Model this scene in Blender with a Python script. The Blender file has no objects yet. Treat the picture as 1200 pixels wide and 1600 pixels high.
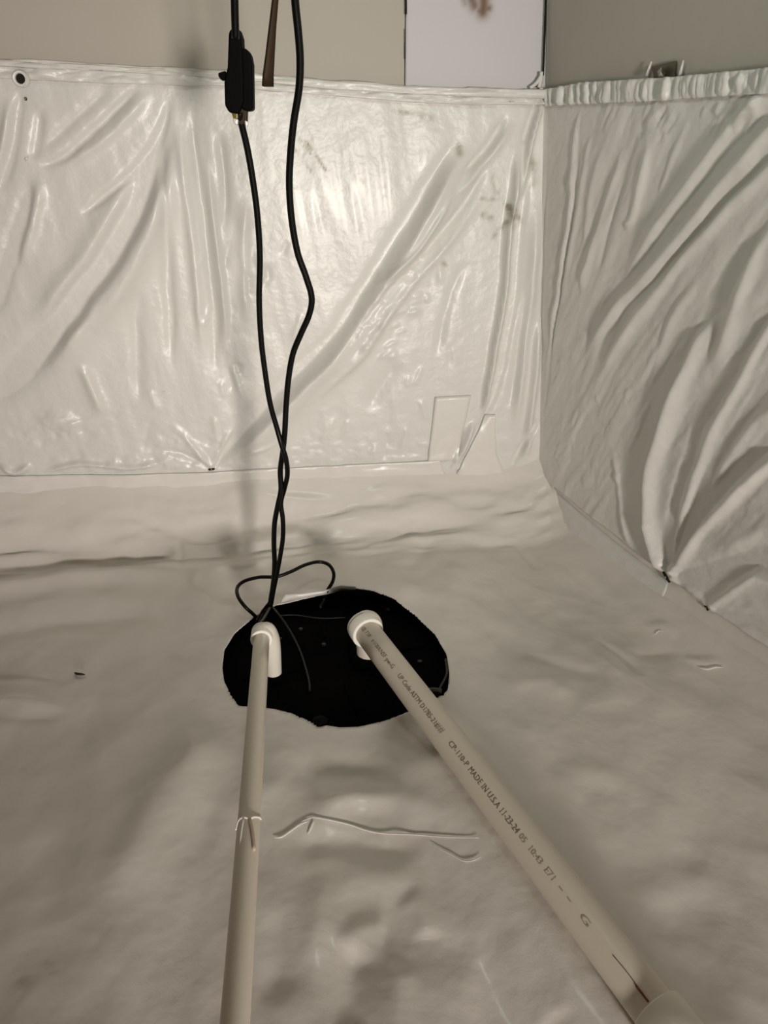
import bpy, bmesh, math, random
import numpy as np
from mathutils import Vector, Matrix

random.seed(4); rng = np.random.default_rng(4)
SC = bpy.context.scene
COL = SC.collection

# ------------------------------------------------------------------ camera
H = 0.88
PITCH = math.radians(25.3)
F = 1155.0
cam_d = bpy.data.cameras.new('camera'); cam = bpy.data.objects.new('camera', cam_d); COL.objects.link(cam)
cam.location = (0, 0, H); cam.rotation_euler = (math.pi/2 - PITCH, 0, 0)
cam_d.sensor_fit = 'VERTICAL'; cam_d.sensor_height = 36.0; cam_d.lens = 36.0*F/1600.0
cam_d.clip_start = 0.02; cam_d.clip_end = 50
SC.camera = cam

# ------------------------------------------------------------------ world, lamps, exposure
w = bpy.data.worlds.new('crawlspace_air'); SC.world = w; w.use_nodes = True
w.node_tree.nodes['Background'].inputs[0].default_value = (0.95, 0.74, 0.56, 1)
w.node_tree.nodes['Background'].inputs[1].default_value = 0.05
def area(name, loc, look, size, power, col, spread=180):
    l = bpy.data.lights.new(name, 'AREA'); l.shape = 'DISK'; l.size = size; l.energy = power; l.color = col; l.spread = math.radians(spread)
    o = bpy.data.objects.new(name, l); COL.objects.link(o); o.location = loc
    o.rotation_euler = (Vector(look) - Vector(loc)).to_track_quat('-Z', 'Y').to_euler(); return o
area('overhead_lamp', (0.05, 0.95, 1.32), (0.15, 1.8, 0.60), 0.20, 1.2, (0.80, 1.0, 0.88))
area('work_lamp', (0.98, -2.45, 0.58), (-0.36, 1.7, 0.55), 0.42, 11.9, (1.0, 0.925, 0.85), 58)
SC.view_settings.view_transform = 'Standard'; SC.view_settings.look = 'None'
SC.view_settings.gamma = 1.0; SC.view_settings.use_curve_mapping = False
SC.view_settings.exposure = 0.0

# ------------------------------------------------------------------ picture -> place
FW = np.array([0, math.cos(PITCH), -math.sin(PITCH)]); UP = np.array([0, math.sin(PITCH), math.cos(PITCH)])
RT = np.array([1.0, 0, 0]); EYE = np.array([0, 0, H])
def ray(px, py): return FW + RT*((px-600)/F) + UP*((800-py)/F)
def at_y(px, py, Y): r = ray(px, py); return EYE + r*(Y/r[1])
def at_z(px, py, z): r = ray(px, py); return EYE + r*((z-H)/r[2])
def on_plane(px, py, P, N): r = ray(px, py); return EYE + r*(np.dot(P-EYE, N)/np.dot(r, N))
def unit(v): v = np.array(v, float); return v/np.linalg.norm(v)

# ------------------------------------------------------------------ noise
_tab = rng.random((128, 128))
def vnoise(x, y):
    xi = np.floor(x).astype(int); yi = np.floor(y).astype(int); fx = x-xi; fy = y-yi
    fx = fx*fx*fx*(fx*(fx*6-15)+10); fy = fy*fy*fy*(fy*(fy*6-15)+10)
    a = _tab[xi % 128, yi % 128]; b = _tab[(xi+1) % 128, yi % 128]; c = _tab[xi % 128, (yi+1) % 128]; d = _tab[(xi+1) % 128, (yi+1) % 128]
    return (a*(1-fx)+b*fx)*(1-fy) + (c*(1-fx)+d*fx)*fy - 0.5
def fbm(x, y, o=3):
    r = 0; a = 1.0
    for k in range(o): r = r + a*vnoise(x*2**k+17.3*k, y*2**k+5.1*k); a *= 0.5
    return r
def ridged(x, y): return 1-2*np.abs(fbm(x, y, 2))*2
def smooth(a, b, x): t = np.clip((x-a)/(b-a), 0, 1); return t*t*(3-2*t)

# ------------------------------------------------------------------ materials
def mat(name, col, rough=0.5, spec=0.5, metal=0.0, bump=None, coat=0.0, dirt=False, mottle=0.0):
    m = bpy.data.materials.new(name); m.use_nodes = True; nt = m.node_tree; b = nt.nodes['Principled BSDF']
    b.inputs['Base Color'].default_value = (*col, 1); b.inputs['Roughness'].default_value = rough
    b.inputs['Specular IOR Level'].default_value = spec; b.inputs['Metallic'].default_value = metal
    b.inputs['Coat Weight'].default_value = coat; b.inputs['Coat Roughness'].default_value = 0.12
    tc = nt.nodes.new('ShaderNodeTexCoord')
    src = None
    if mottle or dirt:
        n = nt.nodes.new('ShaderNodeTexNoise'); n.inputs['Scale'].default_value = 6; n.inputs['Detail'].default_value = 6
        nt.links.new(tc.outputs['Object'], n.inputs['Vector'])
        mx = nt.nodes.new('ShaderNodeMix'); mx.data_type = 'RGBA'
        mx.inputs['A'].default_value = (*[c*(1-mottle) for c in col], 1); mx.inputs['B'].default_value = (*[min(1, c*(1+mottle)) for c in col], 1)
        nt.links.new(n.outputs['Fac'], mx.inputs['Factor']); src = mx.outputs['Result']
        if dirt:
            at = nt.nodes.new('ShaderNodeAttribute'); at.attribute_name = 'dirt'
            m2 = nt.nodes.new('ShaderNodeMix'); m2.data_type = 'RGBA'; m2.inputs['B'].default_value = (0.20, 0.16, 0.08, 1)
            nt.links.new(src, m2.inputs['A']); nt.links.new(at.outputs['Fac'], m2.inputs['Factor']); src = m2.outputs['Result']
        nt.links.new(src, b.inputs['Base Color'])
    if bump:
        prev = None
        for sc, st, dist in bump:
            n = nt.nodes.new('ShaderNodeTexNoise'); n.inputs['Scale'].default_value = sc; n.inputs['Detail'].default_value = 3
            nt.links.new(tc.outputs['Object'], n.inputs['Vector'])
            bp = nt.nodes.new('ShaderNodeBump'); bp.inputs['Strength'].default_value = st; bp.inputs['Distance'].default_value = dist
            nt.links.new(n.outputs['Fac'], bp.inputs['Height'])
            if prev: nt.links.new(prev, bp.inputs['Normal'])
            prev = bp.outputs['Normal']
        nt.links.new(prev, b.inputs['Normal'])
    return m
M_SHEET = mat('white_polythene', (0.73, 0.713, 0.678), 0.35, 0.42, coat=0.03, bump=[(22, 0.5, 0.006), (60, .35, .002), (420, 0.25, 0.0006)], dirt=True, mottle=0.03)
M_FLOORSHEET = mat('polythene_floor_bounce_tint', (0.735, 0.695, 0.643), 0.34, 0.5, coat=0.2, bump=[(9, 0.40, 0.012), (38, 0.22, 0.003), (420, 0.2, 0.0006)], dirt=True, mottle=0.04)  # same polythene, with brownish bounce light painted in as a warmer tint
M_TAPE = mat('white_seam_tape', (0.76, 0.73, 0.69), 0.30, 0.5, bump=[(45, 0.25, 0.003)], mottle=0.02)
M_CONC = mat('concrete', (0.33, 0.31, 0.28), 0.9, 0.2, bump=[(60, 0.5, 0.004)], mottle=0.15)
M_PANEL_L = mat('painted_board_grey', (0.50, 0.46, 0.405), 0.75, 0.25, bump=[(35, 0.2, 0.002)], mottle=0.04)
M_PANEL_R = mat('painted_board_pale', (0.63, 0.61, 0.63), 0.7, 0.25, bump=[(35, 0.2, 0.002)], mottle=0.03, dirt=True)
M_PANEL_R.node_tree.nodes['Mix.001'].inputs['B'].default_value = (.20, .12, .08, 1)
M_PANEL_S = mat('painted_board_dim', (0.47, 0.44, 0.39), 0.75, 0.25, bump=[(30, 0.3, 0.003)], mottle=0.05)
M_PVC = mat('white_pvc', (0.74, 0.67, 0.565), 0.34, 0.5, bump=[(40, 0.06, 0.001)], mottle=0.03)
M_PVCF = mat('white_pvc_fitting', (0.80, 0.75, 0.66), 0.25, 0.5, mottle=0.02)
M_CORD = mat('black_cord', (0.003, 0.003, 0.0025), 0.38, 0.22)
M_PLUG = mat('black_moulded_plug', (0.0015, 0.0015, 0.0012), 0.7, 0.08)
M_LID = mat('black_lid_plastic', (0.0010, 0.0010, 0.0009), 0.8, 0.03, mottle=0.2)
M_WIRE = mat('olive_wire', (0.020, 0.019, 0.012), 0.5, 0.3)
M_BROWN = mat('dark_brown_strap', (0.035, 0.018, 0.007), 0.6, 0.3, mottle=0.2)
M_YEL = mat('amber_translucent_plug', (0.20, 0.17, 0.03), 0.25, 0.5)
M_YEL.node_tree.nodes['Principled BSDF'].inputs['Transmission Weight'].default_value = 0.25
M_CLEAR = mat('clear_plastic', (0.7, 0.7, 0.66), 0.15, 0.5)
M_METAL = mat('zinc_metal', (0.55, 0.53, 0.48), 0.3, 0.5, 1.0)
M_DARK = mat('dark_hole', (0.02, 0.018, 0.015), 0.8, 0.1)
M_INK = mat('grey_brown_ink', (0.20, 0.155, 0.12), 0.6, 0.2)
M_PRIMER = mat('red_brown_primer', (0.22, 0.07, 0.04), 0.6, 0.2)
M_RIM = mat('white_washer', (0.78, 0.76, 0.72), 0.4, 0.4)

# ------------------------------------------------------------------ object helpers
def tag(o, label=None, cat=None, group=None, kind=None):
    if label: o['label'] = label
    if cat: o['category'] = cat
    if group: o['group'] = group
    if kind: o['kind'] = kind
    return o
def link(name, me, m, parent=None, smooth_=True):
    o = bpy.data.objects.new(name, me); COL.objects.link(o)
    if m: me.materials.append(m)
    if smooth_: me.polygons.foreach_set('use_smooth', [True]*len(me.polygons))
    if parent: o.parent = parent; o.matrix_parent_inverse = Matrix.Translation(parent.location).inverted()
    return o
def empty(name, loc, label, cat, group=None):
    o = bpy.data.objects.new(name, None); COL.objects.link(o); o.location = [float(c) for c in loc]; o.empty_display_size = 0.02
    return tag(o, label, cat, group)
def mesh_np(name, co, faces):
    me = bpy.data.meshes.new(name); me.from_pydata([tuple(c) for c in co], [], [tuple(f) for f in faces]); me.update(); return me
def bevel(o, wdt, seg=2):
    b = o.modifiers.new('bevel', 'BEVEL'); b.width = wdt; b.segments = seg; b.limit_method = 'ANGLE'
def solid(o, t, off=1):
    b = o.modifiers.new('solid', 'SOLIDIFY'); b.thickness = t; b.offset = off
def prism(name, quad_xy, z0, z1, m, parent=None, kind=None):
    n = len(quad_xy); co = [(x, y, z0) for x, y in quad_xy]+[(x, y, z1) for x, y in quad_xy]
    fs = [tuple(reversed(range(n))), tuple(range(n, 2*n))]+[(i, (i+1) % n, n+(i+1) % n, n+i) for i in range(n)]
    o = link(name, mesh_np(name, co, fs), m, parent, False)
    if kind: o['kind'] = kind
    return o
def catmull(P, n=8):
    P = [np.array(p, float) for p in P]; P = [2*P[0]-P[1]]+P+[2*P[-1]-P[-2]]; out = []
    for i in range(1, len(P)-2):
        for k in range(n):
            t = k/n; a, b, c, d = P[i-1:i+3]
            out.append(0.5*((2*b)+(-a+c)*t+(2*a-5*b+4*c-d)*t*t+(-a+3*b-3*c+d)*t**3))
    out.append(P[-2]); return out
def tube_data(path, rad, n=14, cap=True, squash=None):
    path = [np.array(p, float) for p in path]; L = len(path)
    if not hasattr(rad, '__len__'): rad = [rad]*L
    co = []; fs = []; t0 = unit(path[1]-path[0]); ref = np.array([0, 0, 1.0]) if abs(t0[2]) < .9 else np.array([1.0, 0, 0])
    u = unit(np.cross(ref, t0))
    for i in range(L):
        t = unit(path[min(i+1, L-1)]-path[max(i-1, 0)]); u = unit(u-np.dot(u, t)*t); v = np.cross(t, u)
        for k in range(n):
            a = 2*math.pi*k/n; s = squash or 1
            co.append(path[i]+rad[i]*(math.cos(a)*u+s*math.sin(a)*v))
    for i in range(L-1):
        for k in range(n): fs.append((i*n+k, i*n+(k+1) % n, (i+1)*n+(k+1) % n, (i+1)*n+k))
    if cap: fs.append(tuple(reversed(range(n)))); fs.append(tuple((L-1)*n+k for k in range(n)))
    return co, fs
def tube(name, path, rad, m, parent=None, n=14, cap=True, squash=None):
    co, fs = tube_data(path, rad, n, cap, squash); return link(name, mesh_np(name, co, fs), m, parent)
def frame(axis):
    a = unit(axis); ref = np.array([0, 0, 1.0]) if abs(a[2]) < .95 else np.array([1.0, 0, 0])
    u = unit(np.cross(a, ref)); return a, u, np.cross(u, a)
def lathe(name, P, axis, prof, m, parent=None, n=40):
    """prof: (distance along axis, radius) turned about axis through P"""
    a, u, v = frame(axis); P = np.array(P, float); co = []; fs = []
    for d, r in prof:
        for k in range(n):
            t = 2*math.pi*k/n; co.append(P+a*d+r*(math.cos(t)*u+math.sin(t)*v))
    for i in range(len(prof)-1):
        for k in range(n): fs.append((i*n+k, i*n+(k+1) % n, (i+1)*n+(k+1) % n, (i+1)*n+k))
    me = mesh_np(name, co, fs); bm = bmesh.new(); bm.from_mesh(me); bmesh.ops.recalc_face_normals(bm, faces=bm.faces); bm.to_mesh(me); bm.free()
    o = link(name, me, m, parent); 
    o.modifiers.new('es', 'EDGE_SPLIT').split_angle = math.radians(40)
    return o

# ------------------------------------------------------------------ sheets of plastic: planes with folds pressed into them
class Sheet:
    def __init__(s, O, U, V, disp0=None, warp=(.010, 7.), gain=1.0, widen=1.0, pw=1.7):
        s.O = np.array(O, float); s.U = unit(U); s.V = unit(V); s.N = unit(np.cross(s.U, s.V)); s.feat = []; s.extra = disp0; s.dirts = []; s.warp = warp; s.gain = gain; s.widen = widen; s.pw = pw; s.post = None; s.solid_dirt = 0
    def st(s, px, py):
        P = on_plane(px, py, s.O, s.N)-s.O; A = np.array([s.U, s.V]).T; return np.linalg.lstsq(A, P, rcond=None)[0]
    def scale(s, px, py): return float(np.dot(on_plane(px, py, s.O, s.N)-EYE, FW))/F
    def fold(s, pts, w, h, k=1.0, t0=.25, t1=.25):
        """pts in photo pixels; w half width (px); h height (mm); k widens the far side; t0/t1 fade at the ends"""
        q = np.array([s.st(*p) for p in catmull([np.array(p, float) for p in pts], 4)]); m = pts[len(pts)//2]; s.feat.append((q, w*s.scale(*m)*s.widen, h/1000.*s.gain, k, t0, t1))
    def dirt(s, pts, w, a):
        q = np.array([s.st(*p) for p in pts]); s.dirts.append((q, w*s.scale(*pts[0]), a))
    @staticmethod
    def dist(q, S, T):
        best = np.full(S.shape, 1e9); sg = np.zeros(S.shape); par = np.zeros(S.shape)
        seg = np.linalg.norm(np.diff(q, axis=0), axis=1); cum = np.concatenate([[0], np.cumsum(seg)]); tot = cum[-1]
        for i in range(len(q)-1):
            a = q[i]; d = q[i+1]-a; l2 = d@d+1e-12; t = np.clip(((S-a[0])*d[0]+(T-a[1])*d[1])/l2, 0, 1)
            dx = S-a[0]-t*d[0]; dy = T-a[1]-t*d[1]; r = np.hypot(dx, dy); m = r < best
            best = np.where(m, r, best); sg = np.where(m, np.sign(d[0]*dy-d[1]*dx), sg); par = np.where(m, (cum[i]+t*seg[i])/tot, par)
        return best, sg, par
    def disp(s, S, T):
        shp = np.shape(S); S = np.ravel(np.asarray(S, float)); T = np.ravel(np.asarray(T, float))
        D = s.extra(S, T) if s.extra else np.zeros(S.shape)
        wa, wf = s.warp; S0, T0 = S, T; S, T = S+wa*fbm(S*wf+7, T*wf+2, 3), T+wa*fbm(S*wf+31, T*wf+13, 3)
        for q, w, h, k, t0, t1 in s.feat:
            R = 3*w*max(1, k); lo = q.min(0)-R; hi = q.max(0)+R
            m = (S > lo[0]) & (S < hi[0]) & (T > lo[1]) & (T < hi[1])
            if not m.any(): continue
            r, sg, p = s.dist(q, S[m], T[m]); ww = np.where(sg > 0, w*k, w)
            f = smooth(0, max(t0, 1e-3), p)*smooth(0, max(t1, 1e-3), 1-p) if (t0 or t1) else 1
            ft = (0.0 if t0 else 1)  # keep the open end alive
            D[m] += h*f*np.exp(-np.abs(r/ww)**s.pw)
        if s.post: D = s.post(S0, T0, D)
        return D.reshape(shp)
    def dirtv(s, S, T):
        A = np.zeros(S.shape)
        for q, w, a in s.dirts:
            R = 3*w; lo = q.min(0)-R; hi = q.max(0)+R; m = (S > lo[0]) & (S < hi[0]) & (T > lo[1]) & (T < hi[1])
            if m.any():
                r, sg, p = s.dist(q, S[m], T[m]); n = s.solid_dirt or 0.55+1.3*vnoise(S[m]*90, T[m]*90)+0.6*vnoise(S[m]*230, T[m]*230)
                A[m] = np.maximum(A[m], a*np.exp(-(r/w)**2)*np.clip(n, 0, 1))
        return A
    def pos(s, S, T, off=0.0):
        D = s.disp(S, T)+off; return s.O+np.multiply.outer(S, s.U)+np.multiply.outer(T, s.V)+np.multiply.outer(D, s.N)
    def build(s, name, S, T, m, cut=None, snap=None, parent=None):
        P = s.pos(S, T); ny, nx = S.shape; co = P.reshape(-1, 3)
        idx = np.arange(nx*ny).reshape(ny, nx)
        f = np.stack([idx[:-1, :-1], idx[:-1, 1:], idx[1:, 1:], idx[1:, :-1]], -1).reshape(-1, 4)
        if cut is not None:
            ins = cut(S.ravel(), T.ravel()); keep = ins[f].sum(1) < 3
            f = f[keep]; edge = ins & np.isin(np.arange(nx*ny), f)
            pts = snap(S.ravel()[edge], T.ravel()[edge]); S2 = S.ravel().copy(); T2 = T.ravel().copy(); S2[edge] = pts[:, 0]; T2[edge] = pts[:, 1]
            co = s.pos(S2, T2)
        me = bpy.data.meshes.new(name); me.vertices.add(len(co)); me.vertices.foreach_set('co', co.ravel())
        me.loops.add(len(f)*4); me.loops.foreach_set('vertex_index', f.ravel()); me.polygons.add(len(f))
        me.polygons.foreach_set('loop_start', np.arange(0, len(f)*4, 4)); me.polygons.foreach_set('loop_total', np.full(len(f), 4)); me.update(calc_edges=True)
        a = me.attributes.new('dirt', 'FLOAT', 'POINT'); a.data.foreach_set('value', s.dirtv(S.ravel(), T.ravel()).astype(np.float32))
        me.validate(); o = link(name, me, m, parent); return o
    def ribbon(s, name, A, B, m, off=0.003, nA=120, nB=10, wrinkle=0.0, wf=(60, 15), thick=0.0012, parent=None, jag=0.0, fade=None):
        """strip between two edge lines given in photo pixels, laid on the sheet"""
        def res(L):
            L = [np.array(s.st(*p)) for p in L]; c = np.concatenate([[0], np.cumsum([np.linalg.norm(L[i+1]-L[i]) for i in range(len(L)-1)])]); t = np.linspace(0, c[-1], nA)
            return np.stack([np.interp(t, c, [l[j] for l in L]) for j in (0, 1)], 1)
        a = res(A); b = res(B); v = np.linspace(0, 1, nB)[:, None, None]
        Q = a[None]*(1-v)+b[None]*v; S = Q[..., 0]; T = Q[..., 1]
        if jag: j = jag*vnoise(S*70, T*3); T = T+j*(np.abs(v[..., 0]-.5)*2)
        W = wrinkle*fbm(S*wf[0], T*wf[1], 3)
        edge = np.minimum(1, 4*np.minimum(v[..., 0], 1-v[..., 0])+0.25)
        P = s.pos(S, T, off*1.0)+np.multiply.outer(W*edge, s.N)
        if jag or wrinkle: P = P+np.multiply.outer(np.abs(W)*0.3, s.N)
        ny, nx = S.shape; idx = np.arange(nx*ny).reshape(ny, nx); f = np.stack([idx[:-1, :-1], idx[:-1, 1:], idx[1:, 1:], idx[1:, :-1]], -1).reshape(-1, 4)
        fn = np.cross(P[0, 1]-P[0, 0], P[1, 0]-P[0, 0])
        if np.dot(fn, s.N) < 0: f = f[:, ::-1]
        o = link(name, mesh_np(name, P.reshape(-1, 3), f), m, parent); solid(o, thick, 1); return o

def grid(xs, vs): return np.meshgrid(xs, vs)
def seg(*parts):
    out = []
    for a, b, st in parts: out.append(np.arange(a, b, st))
    return np.concatenate(out+[[parts[-1][1]]])

# --- where the walls stand
C0 = at_z(843, 800, 0); BL = at_z(0, 852, 0); RR = at_z(1200, 1055, 0)
Ub = unit(C0-BL); Nb = unit(np.cross(Ub, [0, 0, 1]));              # back wall normal (towards camera: -y)
if Nb[1] > 0: Nb = -Nb
CT = on_plane(850, 140, C0, Nb); CV = unit(CT-C0)                       # the corner leans a touch
Ur = unit(RR-C0)

cove = lambda T: 0.02*np.clip(1-T/0.13, 0, 1)**2
def wiggle_back(S, T):
    left = smooth(-0.55, -1.0, S)
    d = 0.006*fbm(S*3.0+3, T*2.2, 2)
    d += 0.0035*fbm(S*16+T*2.5, T*2.2+4, 3)*(0.6+0.6*smooth(-0.1, -0.5, S))
    d += 0.0030*fbm((S+T*.55)*22, (T-S*.5)*5, 2)*smooth(-.2, .1, S)
    d += 0.0045*fbm(S*30, T*45, 3)*smooth(.30, .18, T)*smooth(.0, -.25, S)*smooth(.07, .12, T)
    for x_, y_, rx, ry, a_ in ((90, 668, 75, 30, .006), (230, 722, 130, 16, .006), (270, 690, 40, 30, .004), (600, 480, 34, 55, .0035), (790, 725, 60, 25, .005), (160, 755, 190, 12, .003)):
        q_ = B.st(x_, y_); sc_ = B.scale(x_, y_); m_ = np.exp(-((S+LB-q_[0])/(rx*sc_))**2-((T-q_[1])/(ry*sc_))**2); d = d+a_*m_*fbm(S*38+T*11, T*52-S*8, 3)
    return d+cove(T)+0.006
B = Sheet(BL, Ub, [0, 0, 1], None, (.008, 7.), 1.9)
if B.N[1] > 0: B.N = -B.N
LB = float(np.linalg.norm(C0-BL))
B.extra = lambda S, T: wiggle_back(S-LB, T)
def wiggle_right(S, T):
    al = np.radians(58); a = S*np.cos(al)+T*np.sin(al); b = -S*np.sin(al)+T*np.cos(al)
    d = 0.004*fbm(S*3, T*3, 2)+0.0065*fbm(b*17, a*2.4+3, 3)*smooth(0.02, .2, S)
    d += (0.0020*fbm(b*64, a*9, 3)+.0014*fbm(b*30+a*25, a*30, 2))*smooth(.0, .1, S)
    d += 0.004*fbm(b*34, a*8, 2)*smooth(.75, .35, T)*smooth(.12, .25, T)*smooth(.02, .1, S)
    return d+0.045*np.clip(1-T/0.10, 0, 1)**2+0.006
R = Sheet(C0, Ur, CV, wiggle_right)
if np.dot(R.N, EYE-C0) < 0: R.N = -R.N

# back wall folds -----------------------------------------------------------
B.post = lambda S, T, D: np.maximum(.003, .004+D*smooth(.09, .22, T))
fb = B.fold
fb([(40, 140), (30, 190), (15, 250), (-5, 300)], 5, -7)
fb([(70, 170), (62, 210), (48, 250)], 6, -4)
fb([(48, 262), (35, 330), (10, 420), (-20, 500)], 9, -9)
fb([(62, 268), (52, 330), (30, 420)], 9, 5)
fb([(22, 150), (8, 220), (-20, 300)], 6, 5)
fb([(225, 135), (190, 165), (150, 205), (100, 245), (52, 258)], 4.5, -7)
fb([(180, 130), (120, 190), (60, 235)], 7, -3)
fb([(240, 140), (205, 180), (160, 225), (90, 262)], 8, 5)
fb([(268, 150), (256, 200), (225, 255), (175, 300), (120, 340)], 5, -9)
fb([(262, 190), (215, 310), (160, 410), (95, 500), (20, 590), (-40, 650)], 15, -18, 1.2)
fb([(285, 200), (245, 320), (192, 420), (130, 510), (60, 600)], 12, 17, 2.4)
fb([(230, 270), (180, 330), (120, 420), (50, 520)], 16, 9)
fb([(268, 260), (245, 340), (205, 430), (150, 520)], 12, 7)
fb([(254, 210), (257, 320), (262, 450), (268, 570)], 7, -8)
fb([(275, 180), (290, 300), (305, 430), (318, 560)], 7, 7)
fb([(298, 165), (306, 260), (320, 370), (332, 480), (338, 580)], 4.5, -8)
fb([(318, 230), (330, 330), (345, 440), (352, 560)], 5, 5)
fb([(342, 200), (350, 300), (350, 360)], 6, -5)
fb([(385, 300), (380, 400), (388, 520)], 8, 4)
fb([(215, 420), (212, 540), (220, 640)], 10, -4)
fb([(715, 205), (665, 290), (612, 375), (565, 455), (515, 530), (450, 590), (390, 655), (338, 722)], 8, -7, 1.0, .15, .1)
fb([(728, 222), (682, 305), (630, 391), (583, 470), (533, 545), (470, 607), (408, 668), (350, 726)], 9, 18, 2.6, .15, .15)


fb([(790, 180), (752, 235), (712, 280)], 5, -7)
fb([(800, 190), (765, 240), (725, 290), (700, 315)], 5, 5)
fb([(705, 300), (680, 345), (650, 385), (605, 430), (580, 455)], 4, 8)
fb([(770, 220), (735, 300), (700, 350), (650, 405), (590, 470), (520, 570)], 6, -7)
fb([(755, 300), (700, 380), (645, 440), (600, 500), (560, 560), (480, 630)], 6, 6)
fb([(625, 450), (595, 505), (560, 550), (520, 585)], 8, 4)
fb([(730, 400), (700, 470), (680, 560)], 8, -3); fb([(620, 560), (570, 640)], 14, -4)
fb([(806, 225), (801, 290), (790, 400), (778, 490), (764, 560), (752, 650)], 3.5, 15, 2.2, .15, .1)
fb([(820, 210), (812, 320), (800, 440), (783, 540), (765, 620), (738, 685)], 6, -13)
fb([(847, 148), (832, 195), (818, 260), (810, 330)], 4, 12)
fb([(836, 150), (824, 190), (812, 230)], 4, -8)
fb([(838, 300), (830, 420), (818, 500), (810, 600), (800, 690)], 9, 9)
fb([(822, 440), (808, 540), (796, 640)], 6, -6)
fb([(840, 480), (836, 560), (826, 650), (815, 740)], 6, 10)
fb([(843, 650), (822, 680), (803, 715), (790, 750)], 4, -10)
fb([(740, 650), (726, 690), (712, 715), (700, 735)], 4, 9); fb([(722, 660), (712, 700), (702, 718)], 3, -6)
fb([(690, 740), (712, 728), (735, 742)], 4, 7); fb([(790, 745), (760, 765), (735, 775)], 4, 9); fb([(735, 755), (710, 785), (670, 798)], 4, 7)
for pts, w, h in [([(331, 730), (360, 692), (405, 640)], 4, -6), ([(331, 730), (352, 688), (380, 655)], 5, 4), ([(331, 730), (300, 690), (270, 660)], 5, 4),
                  ([(331, 730), (285, 705), (240, 700)], 4, -4), ([(331, 730), (390, 705), (450, 680)], 4, 4), ([(331, 730), (375, 712), (420, 700)], 4, -4)]:
    fb(pts, w, h, 1, 0.05, .5)
fb([(0, 720), (25, 735), (50, 720)], 5, 6); fb([(60, 738), (120, 722), (200, 728), (270, 715)], 4, 6)
fb([(60, 660), (90, 650), (130, 665)], 12, 5); fb([(125, 560), (150, 620), (165, 650)], 8, 5)
fb([(-20, 768), (120, 766), (250, 758)], 4, 5); fb([(-20, 780), (150, 778), (300, 772), (420, 768)], 5, 5)
fb([(150, 806), (250, 800), (330, 795)], 5, 5)
for i in range(46):   # short random puckers in the lower left and beside the diagonal
    x = random.uniform(200, 700); y = random.uniform(360, 690); l = random.uniform(15, 60); a = random.uniform(1.0, 2.0)
    fb([(x, y), (x-l*math.cos(a)*.5, y+l*math.sin(a)*.5), (x-l*math.cos(a), y+l*math.sin(a))], random.uniform(3, 6), random.choice([-1, 1])*random.uniform(.8, 2.2))
for i in range(26):
    x = random.uniform(560, 650); y = 400+random.uniform(0, 130)+ (650-x)*.9; l = random.uniform(10, 26)
    fb([(x, y), (x+l*.6, y-l*.35), (x+l, y-l*.4)], random.uniform(2.5, 4), random.uniform(1, 2.5))
for a, wd, s in [([(467, 215), (485, 240)], 2.2, .7), ([(478, 222), (495, 245), (508, 266)], 2.4, .8), ([(462, 235), (476, 255), (486, 268)], 2.2, .7),
              ([(618, 172), (645, 180), (672, 186)], 4, .5), ([(598, 295), (602, 315)], 4, .4), ([(560, 275), (566, 285)], 3, .4), ([(690, 410), (700, 418)], 3, .4),
              ([(715, 225), (716, 240)], 5, .4), ([(830, 250), (832, 300)], 5, .4), ([(746, 310), (790, 312)], 2.5, .35), ([(752, 335), (765, 340)], 5, .45),
              ([(790, 320), (800, 350)], 6, .55), ([(805, 330), (812, 345)], 4, .5), ([(768, 370), (790, 345)], 4, .4), ([(510, 330), (500, 350)], 6, .2), ([(254, 608), (258, 611)], 2, .5), ([(770, 280), (775, 300)], 5, .3)]:
    B.dirt(a, wd*1.1, min(1, s*1.5))

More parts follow.
